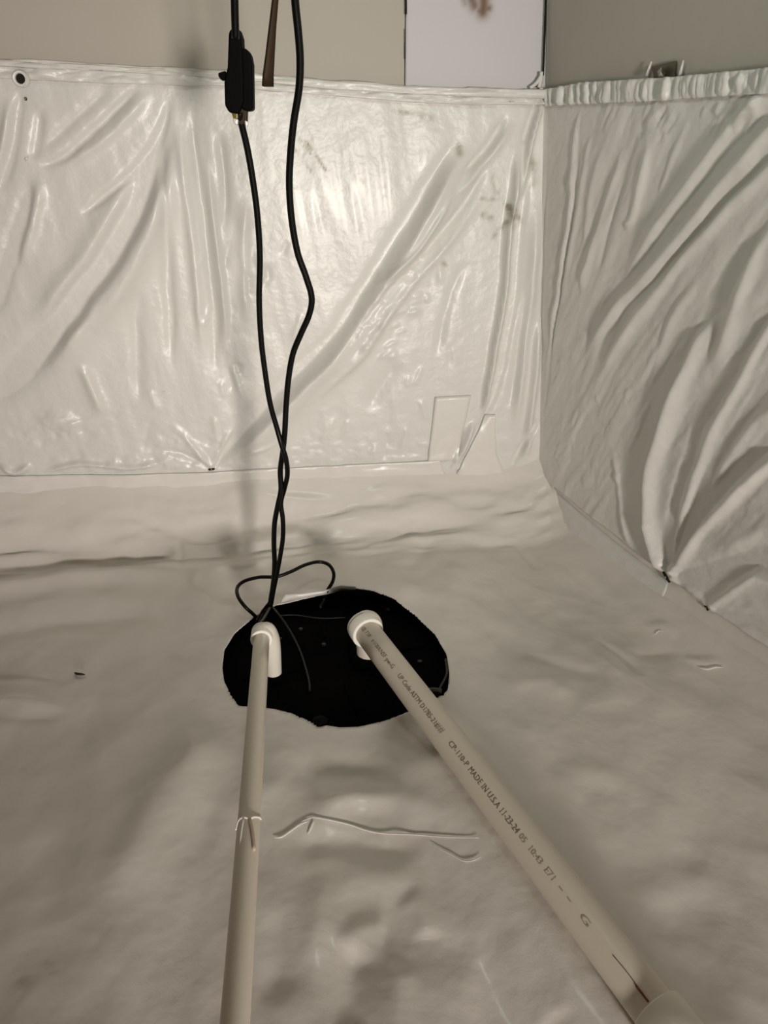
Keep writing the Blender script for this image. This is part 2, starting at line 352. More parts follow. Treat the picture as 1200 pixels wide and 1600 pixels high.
# right wall folds ----------------------------------------------------------
R.post = lambda S, T, D: np.maximum(D, .0045+0.045*np.clip(1-T/0.10, 0, 1)**2)
fr = R.fold
E = (.02, .3)
for pts, w, h, k, t0, t1 in [
    ([(1215, 140), (1185, 165), (1150, 205), (1110, 255), (1060, 320), (1010, 385), (965, 455)], 9, 15, 1, .1, .4),
    ([(1240, 160), (1200, 195), (1150, 245), (1100, 300), (1050, 360), (1000, 420), (950, 490), (890, 590)], 7, -15, 1, .02, .3),
    ([(1240, 175), (1200, 218), (1130, 300), (1062, 380), (1008, 440), (955, 505), (905, 565)], 9, 18, 1, .02, .3),
    ([(1240, 225), (1195, 265), (1130, 330), (1070, 392), (1010, 460), (960, 530)], 6, -13, 1, .02, .3),
    ([(1240, 235), (1200, 270), (1120, 350), (1060, 420), (1000, 500), (960, 560), (925, 615)], 8, 14, 1, .02, .3),
    ([(985, 205), (958, 290), (940, 350), (918, 430), (908, 450)], 5, 8, 1.5, .3, .1),
    ([(1000, 200), (972, 300), (950, 370), (935, 440)], 6, -7, 1, .3, .3),
    ([(1025, 205), (1012, 265), (992, 335), (975, 355)], 6, 8, 1, .3, .1),
    ([(1060, 210), (1030, 290), (1000, 360), (960, 430)], 7, -7, 1, .3, .3),
    ([(1075, 200), (1050, 260), (1025, 320)], 6, 5, 1, .3, .3),
    ([(950, 220), (925, 310), (915, 400)], 7, 5, 1, .3, .3),
    ([(1230, 300), (1185, 400), (1160, 470), (1135, 540), (1110, 590)], 12, 13, 1, .02, .3),
    ([(1240, 300), (1165, 400), (1110, 500), (1075, 570), (1045, 620)], 12, -15, 1, .02, .3),
    ([(1100, 430), (1060, 490), (1030, 550), (1010, 600)], 6, 6, 1, .3, .3),
    ([(1050, 500), (1030, 550), (1005, 620)], 5, -5, 1, .3, .3),
    ([(1130, 470), (1095, 540), (1066, 605), (1042, 675), (1027, 740), (1024, 800), (1031, 855), (1046, 893)], 10, 26, 1.15, .15, .04),
    ([(1080, 540), (1040, 610), (1012, 690), (1002, 760), (1004, 820), (1025, 872)], 10, -15, 1, .2, .1),
    ([(1240, 460), (1190, 545), (1150, 620), (1110, 700), (1082, 780), (1060, 850), (1049, 893)], 7, 13, 1, .1, .03),
    ([(1160, 540), (1118, 620), (1085, 700), (1062, 780), (1050, 850), (1047, 893)], 7, -15, 1, .2, .05),
    ([(1240, 540), (1190, 620), (1140, 700), (1095, 780), (1065, 850), (1051, 893)], 8, -13, 1, .02, .05),
    ([(1240, 620), (1190, 660), (1150, 710), (1110, 780)], 9, 8, 1, .02, .4),
    ([(1240, 700), (1200, 733), (1160, 768), (1110, 820), (1075, 863), (1053, 896)], 6, 20, 1, .02, .04),
    ([(1240, 660), (1180, 715), (1130, 765), (1085, 820), (1058, 880)], 8, -14, 1, .02, .05),
    ([(1240, 845), (1180, 868), (1110, 888), (1058, 900)], 11, -13, 1.3, .02, .05),
    ([(1240, 800), (1180, 830), (1120, 860)], 12, 7, 1, .02, .4),
    ([(1240, 870), (1190, 890), (1140, 925), (1114, 948)], 7, 9, 1, .02, .05),
    ([(1240, 960), (1180, 962), (1120, 952)], 8, -9, 1, .02, .05),
    ([(1114, 945), (1085, 920), (1053, 899)], 3, 5, 1, .05, .05),
    ([(972, 670), (985, 740), (988, 800), (1000, 850)], 6, -9, 1, .3, .2),
    ([(960, 690), (972, 760), (980, 820), (995, 860)], 6, 7, 1, .3, .2),
    ([(920, 155), (908, 200), (903, 300), (884, 430), (866, 540), (855, 650)], 2.6, -9, 1, .02, .2),
    ([(912, 165), (900, 230), (895, 330), (878, 450), (860, 570)], 4, 7, 1, .05, .2),
    ([(928, 200), (912, 290), (900, 370), (880, 480)], 5, 4, 1, .1, .3),
    ([(857, 150), (856, 300), (851, 500), (847, 700)], 2.0, -5, 1, .02, .1),
    ([(1140, 110), (1180, 150), (1190, 200)], 6, 4, 1, .3, .3)]:
    fr(pts, w, h, k, t0, t1)
for i in range(46):
    x = random.uniform(880, 1010); y = random.uniform(590, 760); l = random.uniform(14, 34); a = math.radians(random.uniform(55, 95))
    fr([(x, y), (x-l*math.cos(a)*.6, y+l*math.sin(a)*.5), (x-l*math.cos(a), y+l*math.sin(a))], random.uniform(2.2, 4.0), random.choice([-1, 1, 1])*random.uniform(.7, 1.8))
for i in range(30):
    x = random.uniform(960, 1190); y = random.uniform(160, 190); l = random.uniform(20, 60); a = math.radians(random.uniform(55, 75))
    fr([(x, y), (x-l*math.cos(a)*.5, y+l*math.sin(a)*.5), (x-l*math.cos(a), y+l*math.sin(a))], random.uniform(3, 5), random.choice([-1, 1])*random.uniform(1.5, 3.5))

# floor folds ---------------------------------------------------------------
Nbw = np.array([Nb[0], Nb[1]]); Nrw = np.array([R.N[0], R.N[1]])/np.hypot(R.N[0], R.N[1])
def db_(X, Y): return (X-BL[0])*Nbw[0]+(Y-BL[1])*Nbw[1]
def dr_(X, Y): return (X-C0[0])*Nrw[0]+(Y-C0[1])*Nrw[1]
_za, _zb = B.st(0, 752), B.st(690, 731)
def skirt_top(X): return np.clip(_za[1]+(_zb[1]-_za[1])*((X-C0[0])/Ub[0]+LB-_za[0])/(_zb[0]-_za[0]), 0.05, .30)
def skirt_up(X, Y): return skirt_top(X)*np.clip(1-db_(X, Y)/0.19, 0, 1)**2+0.05*np.clip(1-dr_(X, Y)/0.16, 0, 1)**2
def wiggle_floor(X, Y):
    d = 0.020*fbm(X*2.1+1, Y*2.1, 2)+0.009*fbm(X*6+9, Y*4.5, 2)+0.0035*fbm(X*15, Y*11, 2)-0.010*np.abs(fbm(X*3.3+5, Y*2.6+Y+X*1.2, 2))-0.006*np.abs(fbm(X*7+Y*3, Y*5-X*2+9, 2))
    far = smooth(0, .25, db_(X, Y))*smooth(0, .2, dr_(X, Y))
    lid = smooth(.18, .33, np.hypot(X-.0+.088, (Y-1.16)))
    d *= (0.35+.65*far)*(0.15+0.85*lid)
    n_ = smooth(.22, .12, db_(X, Y))*smooth(.0, .03, db_(X, Y)); d += n_*(0.020*fbm(X*3.2, db_(X, Y)*26+X*.9, 2)+.010*fbm(X*9, db_(X, Y)*50, 2))
    return d+skirt_up(X, Y)
FL = Sheet([0, 0, 0], [1, 0, 0], [0, 1, 0], wiggle_floor, (.030, 3.5), 0.62, 1.35, 1.9)
def _flst(px, py):
    z = 0.0
    for _ in range(8): P = at_z(px, py, z); z = .5*z+.5*float(skirt_up(np.array([P[0]]), np.array([P[1]]))[0])
    return P[:2]
FL.st = _flst
ff = FL.fold
for pts, w, h, k, t0, t1 in [
    ([(190, 805), (230, 808), (270, 818), (300, 823), (380, 825)], 3, -12, 1, .2, .2), ([(20, 792), (120, 788), (220, 801)], 6, 12, 1, .3, .3), ([(210, 800), (250, 797), (300, 796)], 5, 12, 1, .3, .3),
    ([(470, 800), (560, 790), (660, 773)], 3.5, -11, 1, .3, .3), ([(285, 825), (283, 838), (290, 858)], 3, -9, 1, .2, .2), ([(560, 780), (640, 772), (700, 760)], 5, 10, 1, .3, .3),
    ([(740, 790), (790, 775), (835, 760)], 4, 10, 1, .3, .2), ([(700, 800), (770, 795), (840, 782)], 3, -9, 1, .3, .2), ([(330, 770), (400, 772), (470, 765)], 5, 10, 1, .3, .3),
    ([(-60, 842), (60, 848), (180, 848), (285, 855)], 7, -34, 1, .02, .1),
    ([(-60, 872), (60, 872), (200, 868), (300, 880)], 12, -20, 1, .02, .3),
    ([(-60, 915), (80, 905), (200, 890), (330, 895)], 16, 36, 1.3, .02, .4),
    ([(-60, 985), (80, 965), (220, 950), (330, 960)], 20, -14, 1, .02, .4),
    ([(285, 850), (292, 880), (310, 910)], 5, -5, 1, .1, .4),
    ([(315, 880), (308, 905), (330, 930)], 4, 6, 1, .2, .3), ([(320, 880), (380, 878), (430, 870)], 4, 4, 1, .2, .3),
    ([(560, 850), (640, 832), (720, 812), (800, 800)], 5, -7, 1, .2, .1),
    ([(555, 862), (610, 850), (670, 845)], 5, 8, 1, .3, .3),
    ([(668, 838), (655, 870), (640, 900)], 12, -10, 1, .2, .3),
    ([(720, 880), (700, 920), (690, 960)], 18, 9, 1, .3, .3),
    ([(600, 880), (620, 910), (665, 950)], 14, 9, 1, .3, .3),
    ([(790, 830), (815, 860), (830, 885)], 5, -7, 1, .3, .2),
    ([(740, 960), (800, 1010), (880, 1040), (960, 1060)], 16, -9, 1, .3, .3),
    ([(760, 1050), (820, 1060), (900, 1090)], 16, 8, 1, .3, .3),
    ([(930, 990), (965, 1020), (995, 1055)], 5, -10, 1, .4, .1),
    ([(1010, 985), (1040, 975), (1060, 1000)], 6, 7, 1, .3, .3), ([(985, 1025), (1040, 1025), (1075, 1010)], 7, -7, 1, .3, .3),
    ([(1075, 1030), (1105, 1038), (1135, 1032)], 5, 8, 1, .3, .3),
    ([(720, 1110), (790, 1180), (850, 1260), (900, 1350)], 22, -12, 1, .2, .3),
    ([(860, 1195), (930, 1210), (1010, 1250), (1090, 1290)], 24, 7, 1, .3, .3),
    ([(980, 1400), (1060, 1370), (1140, 1360)], 24, 8, 1, .3, .3), ([(1020, 1500), (1080, 1520), (1100, 1590)], 24, -10, 1, .3, .1),
    ([(470, 1285), (540, 1250), (610, 1250), (680, 1275), (750, 1312)], 19, 19, 1, .25, .2),
    ([(430, 1320), (500, 1310), (590, 1318), (680, 1325)], 16, -12, 1, .3, .3),
    ([(420, 1180), (480, 1205), (560, 1215), (640, 1220)], 22, -10, 1, .3, .3),
    ([(340, 1120), (290, 1200), (225, 1300), (190, 1360), (230, 1430)], 26, 12, 1, .3, .3),
    ([(350, 1180), (320, 1280), (290, 1370)], 22, -9, 1, .3, .3),
    ([(540, 1475), (580, 1440), (620, 1435)], 20, 9, 1, .3, .2), ([(585, 1470), (565, 1520), (560, 1620)], 24, -11, 1, .2, .05),
    ([(640, 1380), (680, 1420), (690, 1450)], 18, 7, 1, .3, .2), ([(650, 1480), (640, 1560), (650, 1640)], 24, 10, 1, .3, .1),
    ([(440, 1400), (450, 1480), (430, 1560)], 26, -9, 1, .3, .3), ([(500, 1350), (505, 1420), (490, 1520)], 20, 8, 1, .3, .3),
    ([(-40, 1092), (30, 1096), (80, 1104), (130, 1108)], 7, 9, 1, .02, .4), ([(-40, 1112), (60, 1120), (120, 1118)], 9, -7, 1, .02, .4),
    ([(-40, 1050), (60, 1060), (130, 1062)], 8, -5, 1, .02, .4),
    ([(60, 1300), (90, 1360), (90, 1440)], 26, -8, 1, .3, .3), ([(880, 870), (960, 940), (1060, 1010)], 10, 5, 1, .3, .3),
    ([(800, 1430), (830, 1500), (880, 1580)], 22, 10, 1, .3, .1)]:
    ff(pts, w, h, k, t0, t1)
PR1 = .0255; PA = at_z(571, 984, .062); PB = at_z(1032, 1590, .050)
def under_pipe(X, Y, D):      # the sheet bears the thick pipe
    d = (PB-PA)[:2]; L = np.linalg.norm(d); d = d/L; t = (X-PA[0])*d[0]+(Y-PA[1])*d[1]; r_ = np.abs((X-PA[0])*d[1]-(Y-PA[1])*d[0])
    zb = .062+(.050-.062)*t/L-PR1-.0015; k = smooth(.13, .03, r_)*smooth(.20, .34, t)*smooth(L+1.2, L+.6, t)
    return D*(1-k)+zb*k
FL.post = under_pipe
FL.dirt([(28, 1530), (46, 1532)], 10, .5); FL.dirt([(70, 1500), (82, 1512)], 5, .3)

# ------------------------------------------------------------------ the setting
ZT = 1.50
def off(P, N, d): return np.array(P)+np.array([N[0], N[1], 0])*d
backL = BL-Ub*2.0; rightE = C0+Ur*3.0
fl = prism('floor', [(-3.1, -1.9), (2.9, -1.9), (2.9, 2.1), (-3.1, 2.1)], -0.30, -0.10, M_CONC, None, 'structure')
# lower masonry walls (behind the sheeting)
def slab(name, P, Q, N, z0, z1, d0, d1, m, lean=(0, 0), parent=None, kind=None):
    """upright slab from P to Q; d0..d1 behind the wall plane; lean = xy shift per metre of height"""
    co = []
    for z in (z0, z1):
        for (A, d) in ((P, d0), (Q, d0), (Q, d1), (P, d1)):
            co.append((A[0]-N[0]*d+lean[0]*z, A[1]-N[1]*d+lean[1]*z, z))
    fs = [(3, 2, 1, 0), (4, 5, 6, 7), (0, 1, 5, 4), (1, 2, 6, 5), (2, 3, 7, 6), (3, 0, 4, 7)]
    me = mesh_np(name, co, fs); bm = bmesh.new(); bm.from_mesh(me); bmesh.ops.recalc_face_normals(bm, faces=bm.faces); bm.to_mesh(me); bm.free()
    o = link(name, me, m, parent, False)
    if kind: o['kind'] = kind
    return o
nb2 = np.array([Nb[0], Nb[1], 0]); 
lean = (CV[0]/CV[2], CV[1]/CV[2]); lean_b = (0.0, 0.0)
Nr2 = unit([R.N[0], R.N[1], 0])
wb = slab('wall_back', backL, C0+Ub*0.35, nb2, -0.10, ZT, 0.040, 0.16, M_CONC, lean_b, None, 'structure')
wr = slab('wall_right', C0-Ur*0.0+Ub*0.02, rightE, Nr2, -0.10, ZT, 0.040, 0.16, M_CONC, lean, None, 'structure')
# painted boards above the sheeting
j1 = on_plane(634, 60, C0, Nb)
slab('panel', backL, j1-Ub*0.0015, nb2, 0.95, ZT, 0.006, 0.0395, M_PANEL_L, lean_b, wb)
cx = C0+np.array([lean[0], lean[1], 0])*1.2
PR = Sheet(BL-Nb*(-0.0)+0, Ub, [0, 0, 1]); PR.N = B.N.copy(); PR.solid_dirt = 1.0
PR.extra = lambda S, T: np.full(S.shape, -0.004)+0.0006*fbm(S*8, T*8, 2)
for a, wd, s in [([(735, -10), (742, 8)], 9, .9), ([(756, -12), (757, 6), (755, 18)], 10, 1.0), ([(750, 17), (765, 12)], 6, .9), ([(722, -10), (728, 5)], 5, .5)]: PR.dirt(a, wd, s)
s1 = PR.st(634, 60)[0]
xs = np.linspace(s1+0.0015, LB+0.03, 120); vs = np.linspace(0.95, ZT, 150); S, T = grid(xs, vs)
pale = PR.build('panel', S, T, M_PANEL_R, parent=wb); pale['label'] = 'paler painted board next to the corner with brown drip stain'; solid(pale, 0.034, -1)
slab('panel', C0+Ub*0.004, rightE, Nr2, 0.90, ZT, 0.000, 0.0395, M_PANEL_S, lean, wr)
# nail dents and scratches of the board joint
tube('board_scratch', [on_plane(634, -30, C0+Nb*0.004, Nb), on_plane(634.5, 22, C0+Nb*0.004, Nb)], 0.0022, M_DARK, wb, 6)
tube('board_scratch', [on_plane(633, 45, C0+Nb*0.004, Nb), on_plane(633, 92, C0+Nb*0.004, Nb)], 0.0010, M_DARK, wb, 6)
# dark open joint in the corner
tube('corner_gap', [on_plane(854.5, -40, C0+Nb*0.006, Nb), on_plane(848.5, 118, C0+Nb*0.006, Nb)], 0.0024, M_DARK, wb, 6)

# ceiling with joists, above the frame
ce = prism('ceiling', [(-3.1, 0.2), (2.9, 0.2), (2.9, 2.1), (-3.1, 2.1)], ZT, ZT+0.03, mat('plywood', (0.35, 0.26, 0.17), .8, .2, mottle=.2), None, 'structure')

# ------------------------------------------------------------------ the sheets
# back
def tops(sheet, L):
    q = np.array([sheet.st(*p) for p in L]); o = np.argsort(q[:, 0]); return lambda s: np.interp(s, q[o, 0], q[o, 1])
topB = tops(B, [(-60, 97), (0, 100), (170, 108), (340, 118), (520, 132), (700, 142), (848, 147)])
xs = seg((-2.0, -0.12, 0.05), (-0.12, LB-0.002, 0.0045)); vs = np.linspace(0, 1, 270); S, V = grid(xs, vs); T = V*topB(S)
sb = B.build('plastic_sheet', S, T, M_SHEET)
tag(sb, 'white plastic vapour sheet hung over the back wall, creased by one long diagonal fold', 'plastic sheet')
B.ribbon('hem', [(-400, 82), (-60, 95), (0, 94), (80, 96), (170, 103), (260, 108), (345, 112), (520, 128), (640, 136), (760, 140), (846, 142)],
         [(-400, 115), (-60, 126), (0, 124), (80, 127), (170, 132), (260, 134), (345, 136), (480, 148), (640, 161), (760, 165), (848, 165)], M_SHEET, 0.011, 320, 16, 0.012, (16, 70), 0.003, sb)
B.ribbon('hem', [(-400, 82), (0, 97), (170, 106), (345, 114), (520, 130), (640, 138), (846, 143)],
         [(-400, 98), (0, 104), (170, 114), (345, 124), (520, 141), (640, 149), (846, 155)], M_SHEET, 0.018, 260, 8, 0.008, (12, 80), 0.003, sb)
# right
topR = tops(R, [(842, 146), (860, 140), (930, 133), (1000, 126), (1100, 116), (1200, 108), (1300, 98)])
botR = tops(R, [(843, 775), (870, 760), (905, 790), (960, 832), (1050, 899), (1112, 947), (1200, 1004), (1300, 1070)])
LR = float(R.st(1240, 600)[0])
xs = seg((0.0, LR, 0.0040), (LR, 3.0, 0.05)); vs = np.linspace(0, 1, 300); S, V = grid(xs, vs)
bot = np.where(S < LR, botR(S), botR(LR)); T = bot+(topR(S)-bot)*V
sr = R.build('plastic_sheet', S, T, M_SHEET)
tag(sr, 'white plastic vapour sheet on the right wall, gathered into deep slanting folds', 'plastic sheet'); solid(sr, 0.0015, 1)
R.ribbon('hem', [(850, 141), (918, 128), (960, 126), (1040, 121), (1100, 116), (1200, 106), (1400, 88)],
         [(850, 166), (918, 162), (960, 160), (1040, 157), (1100, 152), (1200, 146), (1400, 136)], M_SHEET, 0.006, 360, 14, 0.011, (75, 14), 0.002, sr)
# upturned skirt of the right wall behind the sheet's lower edge
SK = Sheet(C0, Ur, CV); SK.N = R.N.copy()
SK.extra = lambda S, T: 0.0015+0.045*np.clip(1-T/0.10, 0, 1)**2+0.0016*fbm(S*7, T*9, 2)
xs = seg((0.0, LR, 0.012), (LR, 3.0, 0.06)); vs = np.linspace(0, 1, 40); S, V = grid(xs, vs); bot = np.where(S < LR, botR(S), botR(LR)); T = (bot+.05)*V
sk = SK.build('plastic_skirt', S, T, M_FLOORSHEET)
tag(sk, 'smooth white plastic strip between floor sheet and lower edge of right wall sheet', 'plastic strip')

# floor sheet with the hole cut for the lid
hole_px = [(347, 1040), (350, 1010), (365, 985), (395, 960), (430, 941), (470, 934), (510, 927), (545, 920), (580, 925), (615, 938), (650, 962), (680, 990), (698, 1020),
           (702, 1050), (700, 1074), (692, 1083), (675, 1090), (655, 1101), (632, 1112), (600, 1124), (560, 1133), (530, 1134), (510, 1131), (498, 1134), (488, 1126), (455, 1112),
           (430, 1106), (400, 1102), (373, 1102), (360, 1083), (350, 1062)]
hole = np.array([at_z(*p, 0.004)[:2] for p in hole_px])
def inside(X, Y):
    r = np.zeros(X.shape, bool); n = len(hole)
    for i in range(n):
        x1, y1 = hole[i]; x2, y2 = hole[(i+1) % n]
        c = ((y1 > Y) != (y2 > Y)) & (X < (x2-x1)*(Y-y1)/(y2-y1+1e-12)+x1); r ^= c
    return r
dense = np.array([hole[i]*(1-t)+hole[(i+1) % len(hole)]*t for i in range(len(hole)) for t in np.linspace(0, 1, 24, endpoint=False)])
def snap(X, Y):
    d = (X[:, None]-dense[None, :, 0])**2+(Y[:, None]-dense[None, :, 1])**2; return dense[d.argmin(1)]
xs = seg((-2.9, -1.15, 0.06), (-1.15, 1.15, 0.0055), (1.15, 2.8, 0.06))
kb = (C0[1]-BL[1])/(C0[0]-BL[0]); kr = (RR[1]-C0[1])/(RR[0]-C0[0])
ymax = np.minimum(BL[1]+(xs-BL[0])*kb, C0[1]+(xs-C0[0])*kr)-0.001
ys = seg((-1.8, 0.2, 0.07), (0.2, 1.88, 0.0055)); v = (ys+1.8)/(1.88+1.8)
X = np.repeat(xs[None], len(v), 0); Y = -1.8+v[:, None]*(ymax[None]+1.8)
fs_ = FL.build('plastic_floor_sheet', X, Y, M_FLOORSHEET, inside, snap)
tag(fs_, 'rumpled white plastic vapour sheet covering the ground, cut open around the black lid', 'plastic sheet'); solid(fs_, 0.0012, -1)

# ------------------------------------------------------------------ tape
t = B.ribbon('seam_tape', [(-400, 742), (-60, 740), (0, 740), (180, 739), (330, 735), (440, 729), (560, 723), (640, 719), (686, 716)],
         [(-400, 800), (-60, 792), (0, 790), (180, 786), (330, 778), (440, 770), (560, 762), (640, 757), (698, 750)], M_TAPE, 0.0035, 260, 14, 0.004, (9, 60), 0.001)
tag(t, 'long white tape strip along the foot of the back wall sheet', 'tape')
t = B.ribbon('seam_tape', [(678, 618), (734, 615)], [(667, 720), (712, 716)], M_TAPE, 0.0035, 12, 20, 0.0008, (20, 20), 0.0012)
tag(t, 'upright flat white tape patch standing at the right end of the long seam tape', 'tape')
t = B.ribbon('seam_tape', [(757, 646), (745, 672), (728, 705), (708, 745)], [(772, 645), (772, 675), (774, 706), (788, 742)], M_TAPE, 0.0035, 20, 12, 0.002, (30, 30), 0.0012)
tag(t, 'crumpled white tape patch wedged between the flat patch and the wall corner', 'tape')
t = SK.ribbon('seam_tape', [(856, 757), (905, 798), (960, 842), (1050, 908)], [(846, 802), (890, 872), (950, 935), (1052, 1005)], M_SHEET, 0.0012, 60, 10, 0.001, (14, 14), 0.0006)
tag(t, 'pale tape band running along the foot of the right wall', 'tape')
# torn edge flap beside the lid
fp = [at_z(x, y, z) for x, y, z in [(440, 938, .012), (446, 929, .022), (470, 928, .02), (505, 924, .02), (520, 919, .024), (532, 915, .03), (556, 917, .022)]]
fq = [at_z(x, y, z) for x, y, z in [(440, 942, .006), (452, 938, .008), (475, 935, .008), (510, 929, .008), (522, 926, .008), (534, 923, .008), (556, 922, .008)]]
co = fp+fq; n = len(fp); o = link('sheet_flap', mesh_np('sheet_flap', co, [(i, i+1, n+i+1, n+i) for i in range(n-1)]), M_TAPE, fs_); solid(o, 0.0015)

# ------------------------------------------------------------------ fasteners, washers
def fastener(sheet, px, py, r, label, hole_=False, offd=0.01):
    s, tt = sheet.st(px, py); P = sheet.pos(np.array([s]), np.array([tt]), .026)[0]
    e = empty('wall_fastener', P, label, 'fastener')
    lathe('washer', P, sheet.N, [(-0.004, r), (offd*.5, r), (offd*.7, r*.9), (offd*.6, r*.62), (0.001, r*.58)], M_RIM, e, 24)
    lathe('pin', P, sheet.N, [(-0.004, r*.6), (offd*.2, r*.6), (offd*.25, r*.3), (offd*.25, 0.0001)], M_DARK, e, 16)
    return e
fastener(B, 41, 126, 0.0150, 'white round washer with dark centre on the hem at upper left', True, .012)
def pin(sheet, px, py, label, m=M_DARK, ln=0.014, ang=0.0, r=.0035):
    s, tt = sheet.st(px, py); P = sheet.pos(np.array([s]), np.array([tt]), 0.0015)[0]
    u = sheet.U*math.cos(ang)+sheet.V*math.sin(ang)
    e = empty('pin_fastener', P, label, 'fastener')
    tube('pin_shank', [P-u*ln/2, P, P+u*ln/2], [r*.6, r, r*.6], m, e, 8)
    lathe('pin_head', P+sheet.N*0.001, sheet.N, [(-.004, r*.7), (.002, r*.7), (.003, r*.4), (.003, .0001)], M_METAL if m is M_DARK else m, e, 12)
pin(B, 331, 731, 'small dark pin where fine creases gather on the back wall tape edge', M_DARK, .016, 0.1)
pin(R, 1050, 899, 'dark pin where the deep folds gather at the right wall sheet edge', M_DARK, .026, -.6, .004)
pin(R, 1112, 947, 'lower dark pin holding the right wall sheet edge near the picture edge', M_DARK, .012, -.6, .003)
pin(B, 42, 155, 'tiny dark nail below the round washer', M_DARK, .006, 1.5, .0035)
pin(B, 44, 248, 'small pale pin where creases meet below the washer', M_RIM, .008, 0.5, .004)
# metal clip poking out over the hem of the right wall
cl = on_plane(1045, 106, C0+R.N*0.004, R.N)
e = empty('metal_clip', cl, 'small shiny metal clip above the hem of the right wall', 'clip')
q = [on_plane(x, y, C0+R.N*0.004, R.N) for x, y in [(1018, 104), (1056, 95), (1054, 122), (1022, 124)]]
o = link('clip_plate', mesh_np('clip_plate', q, [(0, 1, 2, 3)]), mat('dull_bronze', (.14, .12, .09), .4, .5, .6), e, False); solid(o, .003)
q = [on_plane(x, y, C0+R.N*0.010, R.N) for x, y in [(1034, 104), (1040, 113), (1038, 122), (1028, 121), (1027, 112)]]
o = link('clip_tongue', mesh_np('clip_tongue', q+[on_plane(1033, 112, C0+R.N*0.020, R.N)], [(0, 1, 5), (1, 2, 5), (2, 3, 5), (3, 4, 5), (4, 0, 5)]), M_METAL, e, False)
for a, b in (((1010, 118), (1018, 96)), ((1062, 118), (1068, 94))):
    tube('sheet_pleat', [on_plane(*a, C0+R.N*0.008, R.N), on_plane(*b, C0+R.N*0.006, R.N)], [.003, .0015], M_SHEET, sr, 8)
# untidy gather of plastic at the top of the corner
for pts in ([(828, 138), (838, 130), (846, 118)], [(846, 112), (845, 125), (842, 137)], [(812, 146), (824, 143), (834, 146)], [(838, 146), (847, 140), (846, 158)]):
    tube('sheet_pleat', catmull([on_plane(x, y, C0+Nb*0.013, Nb) for x, y in pts], 5), 0.0040, M_SHEET, sb, 8)

# ------------------------------------------------------------------ sump lid
cc = at_z(525, 1024, 0); LC = np.array([cc[0], cc[1], -0.022])
lid = empty('sump_lid', LC, 'black round sump basin lid sunk in the hole cut in the floor sheet', 'lid')
lathe('lid_plate', LC, [0, 0, 1], [(0.000, 0.0001), (0.000, 0.06), (0.004, 0.065), (0.004, 0.19), (0.000, 0.20), (0.000, 0.245), (-0.03, 0.25), (-0.03, 0.0001)], M_LID, lid, 72)
lathe('basin_rim', LC-np.array([0, 0, .03]), [0, 0, 1], [(-.06, .285), (0.016, .285), (0.020, .28), (0.020, .252), (-.06, .25)], M_LID, lid, 72)
for k in range(8):
    a = k*math.pi/4+.3; d = np.array([math.cos(a), math.sin(a), 0])
    if k not in (1, 5): tube('rib', [LC+d*.07+[0, 0, .004], LC+d*.185+[0, 0, .004]], .0035, M_LID, lid, 8)
for (x, y) in [(470, 984), (506, 1008), (606, 953), (656, 1035), (437, 999)]:
    P = at_z(x, y, -0.018); lathe('bolt', P, [0, 0, 1], [(0, .0052), (.003, .0052), (.004, .004), (.004, .0001)], mat('dull_bolt', (.012, .012, .012), .35, .4, .3), lid, 6)
P = at_z(500, 1128, -.004); lathe('lid_tab', P, [0, 0, 1], [(-.02, .014), (.002, .014), (.007, .009), (.008, .0001)], M_PLUG, lid, 20)
tube('rim_clip', catmull([at_z(696, 1030, .0), at_z(698, 1052, .002), at_z(690, 1070, .002), at_z(684, 1082, .002)], 4), .0022, M_WIRE, lid, 8)
tube('rim_clip', catmull([at_z(660, 1082, .0), at_z(676, 1078, .004), at_z(690, 1080, .002)], 4), .0045, mat('olive_plastic', (.05, .05, .03), .5, .4), lid, 8)

# ------------------------------------------------------------------ pipes
M_COLLAR_LIT = mat('pvc_collar_lit_rim', (0.90, 0.87, 0.80), 0.22, 0.5)  # whiter than the fittings: light caught by the rims is put into the colour
def pipe_run(lidpx, top_px, ztop, near_px, znear, r, rf, label, beyond, ext):
    base = at_z(*lidpx, -0.018); A = at_z(*top_px, ztop); Bp = at_z(*near_px, znear)
    e = empty('drain_pipe', base, label, 'pipe')
    d = unit(Bp-A)
    # elbow: from straight up to the run's direction
    bx = np.array([base[0], base[1], ztop-0.012]); 
    start = A
    tube('riser', [base-[0, 0, .04], base+[0, 0, .01], bx*.6+base*.4], r, M_PVC, e, 36)
    path = catmull([base+[0, 0, .004], base*.6+bx*.4, base*.15+bx*.85+(A-bx)*.08, bx+(A-bx)*.45+[0, 0, .008], A-d*.004, A+d*.012], 8)
    tube('elbow', path, [rf*(.86+.14*smooth(0, .45, k/len(path))) for k in range(len(path))], M_PVCF, e, 40)
    lathe('elbow_ring', A-d*.016, d, [(-.003, rf), (-.002, rf*1.07), (.002, rf*1.07), (.003, rf)], M_PVCF, e, 40)
    lathe('elbow_collar', A, d, [(-.012, rf), (-.010, rf*1.10), (.012, rf*1.12), (.0135, rf*1.09), (.0135, r*1.005), (-.012, r)], M_COLLAR_LIT, e, 48)
    tube('pipe_length', [A+d*.004, A+d*.1, Bp, Bp+d*ext], r, M_PVC, e, 48)
    lathe('lid_grommet', base, [0, 0, 1], [(-.01, r*1.6), (.006, r*1.55), (.008, r*1.3), (.008, r)], M_LID, e, 32)
    return e, A, d, Bp
p1, A1, d1, B1 = pipe_run((577, 1024), (571, 984), .062, (1032, 1590), .050, PR1, .0288, 'thick white plastic pipe with printed lettering rising right from the lid', 0, .9)
p2, A2, d2, B2 = pipe_run((428, 1056), (409, 994), .090, (367, 1600), .130, .0146, .0180, 'thin plain white plastic pipe running toward the viewer left of the thick one', 0, 1.3)
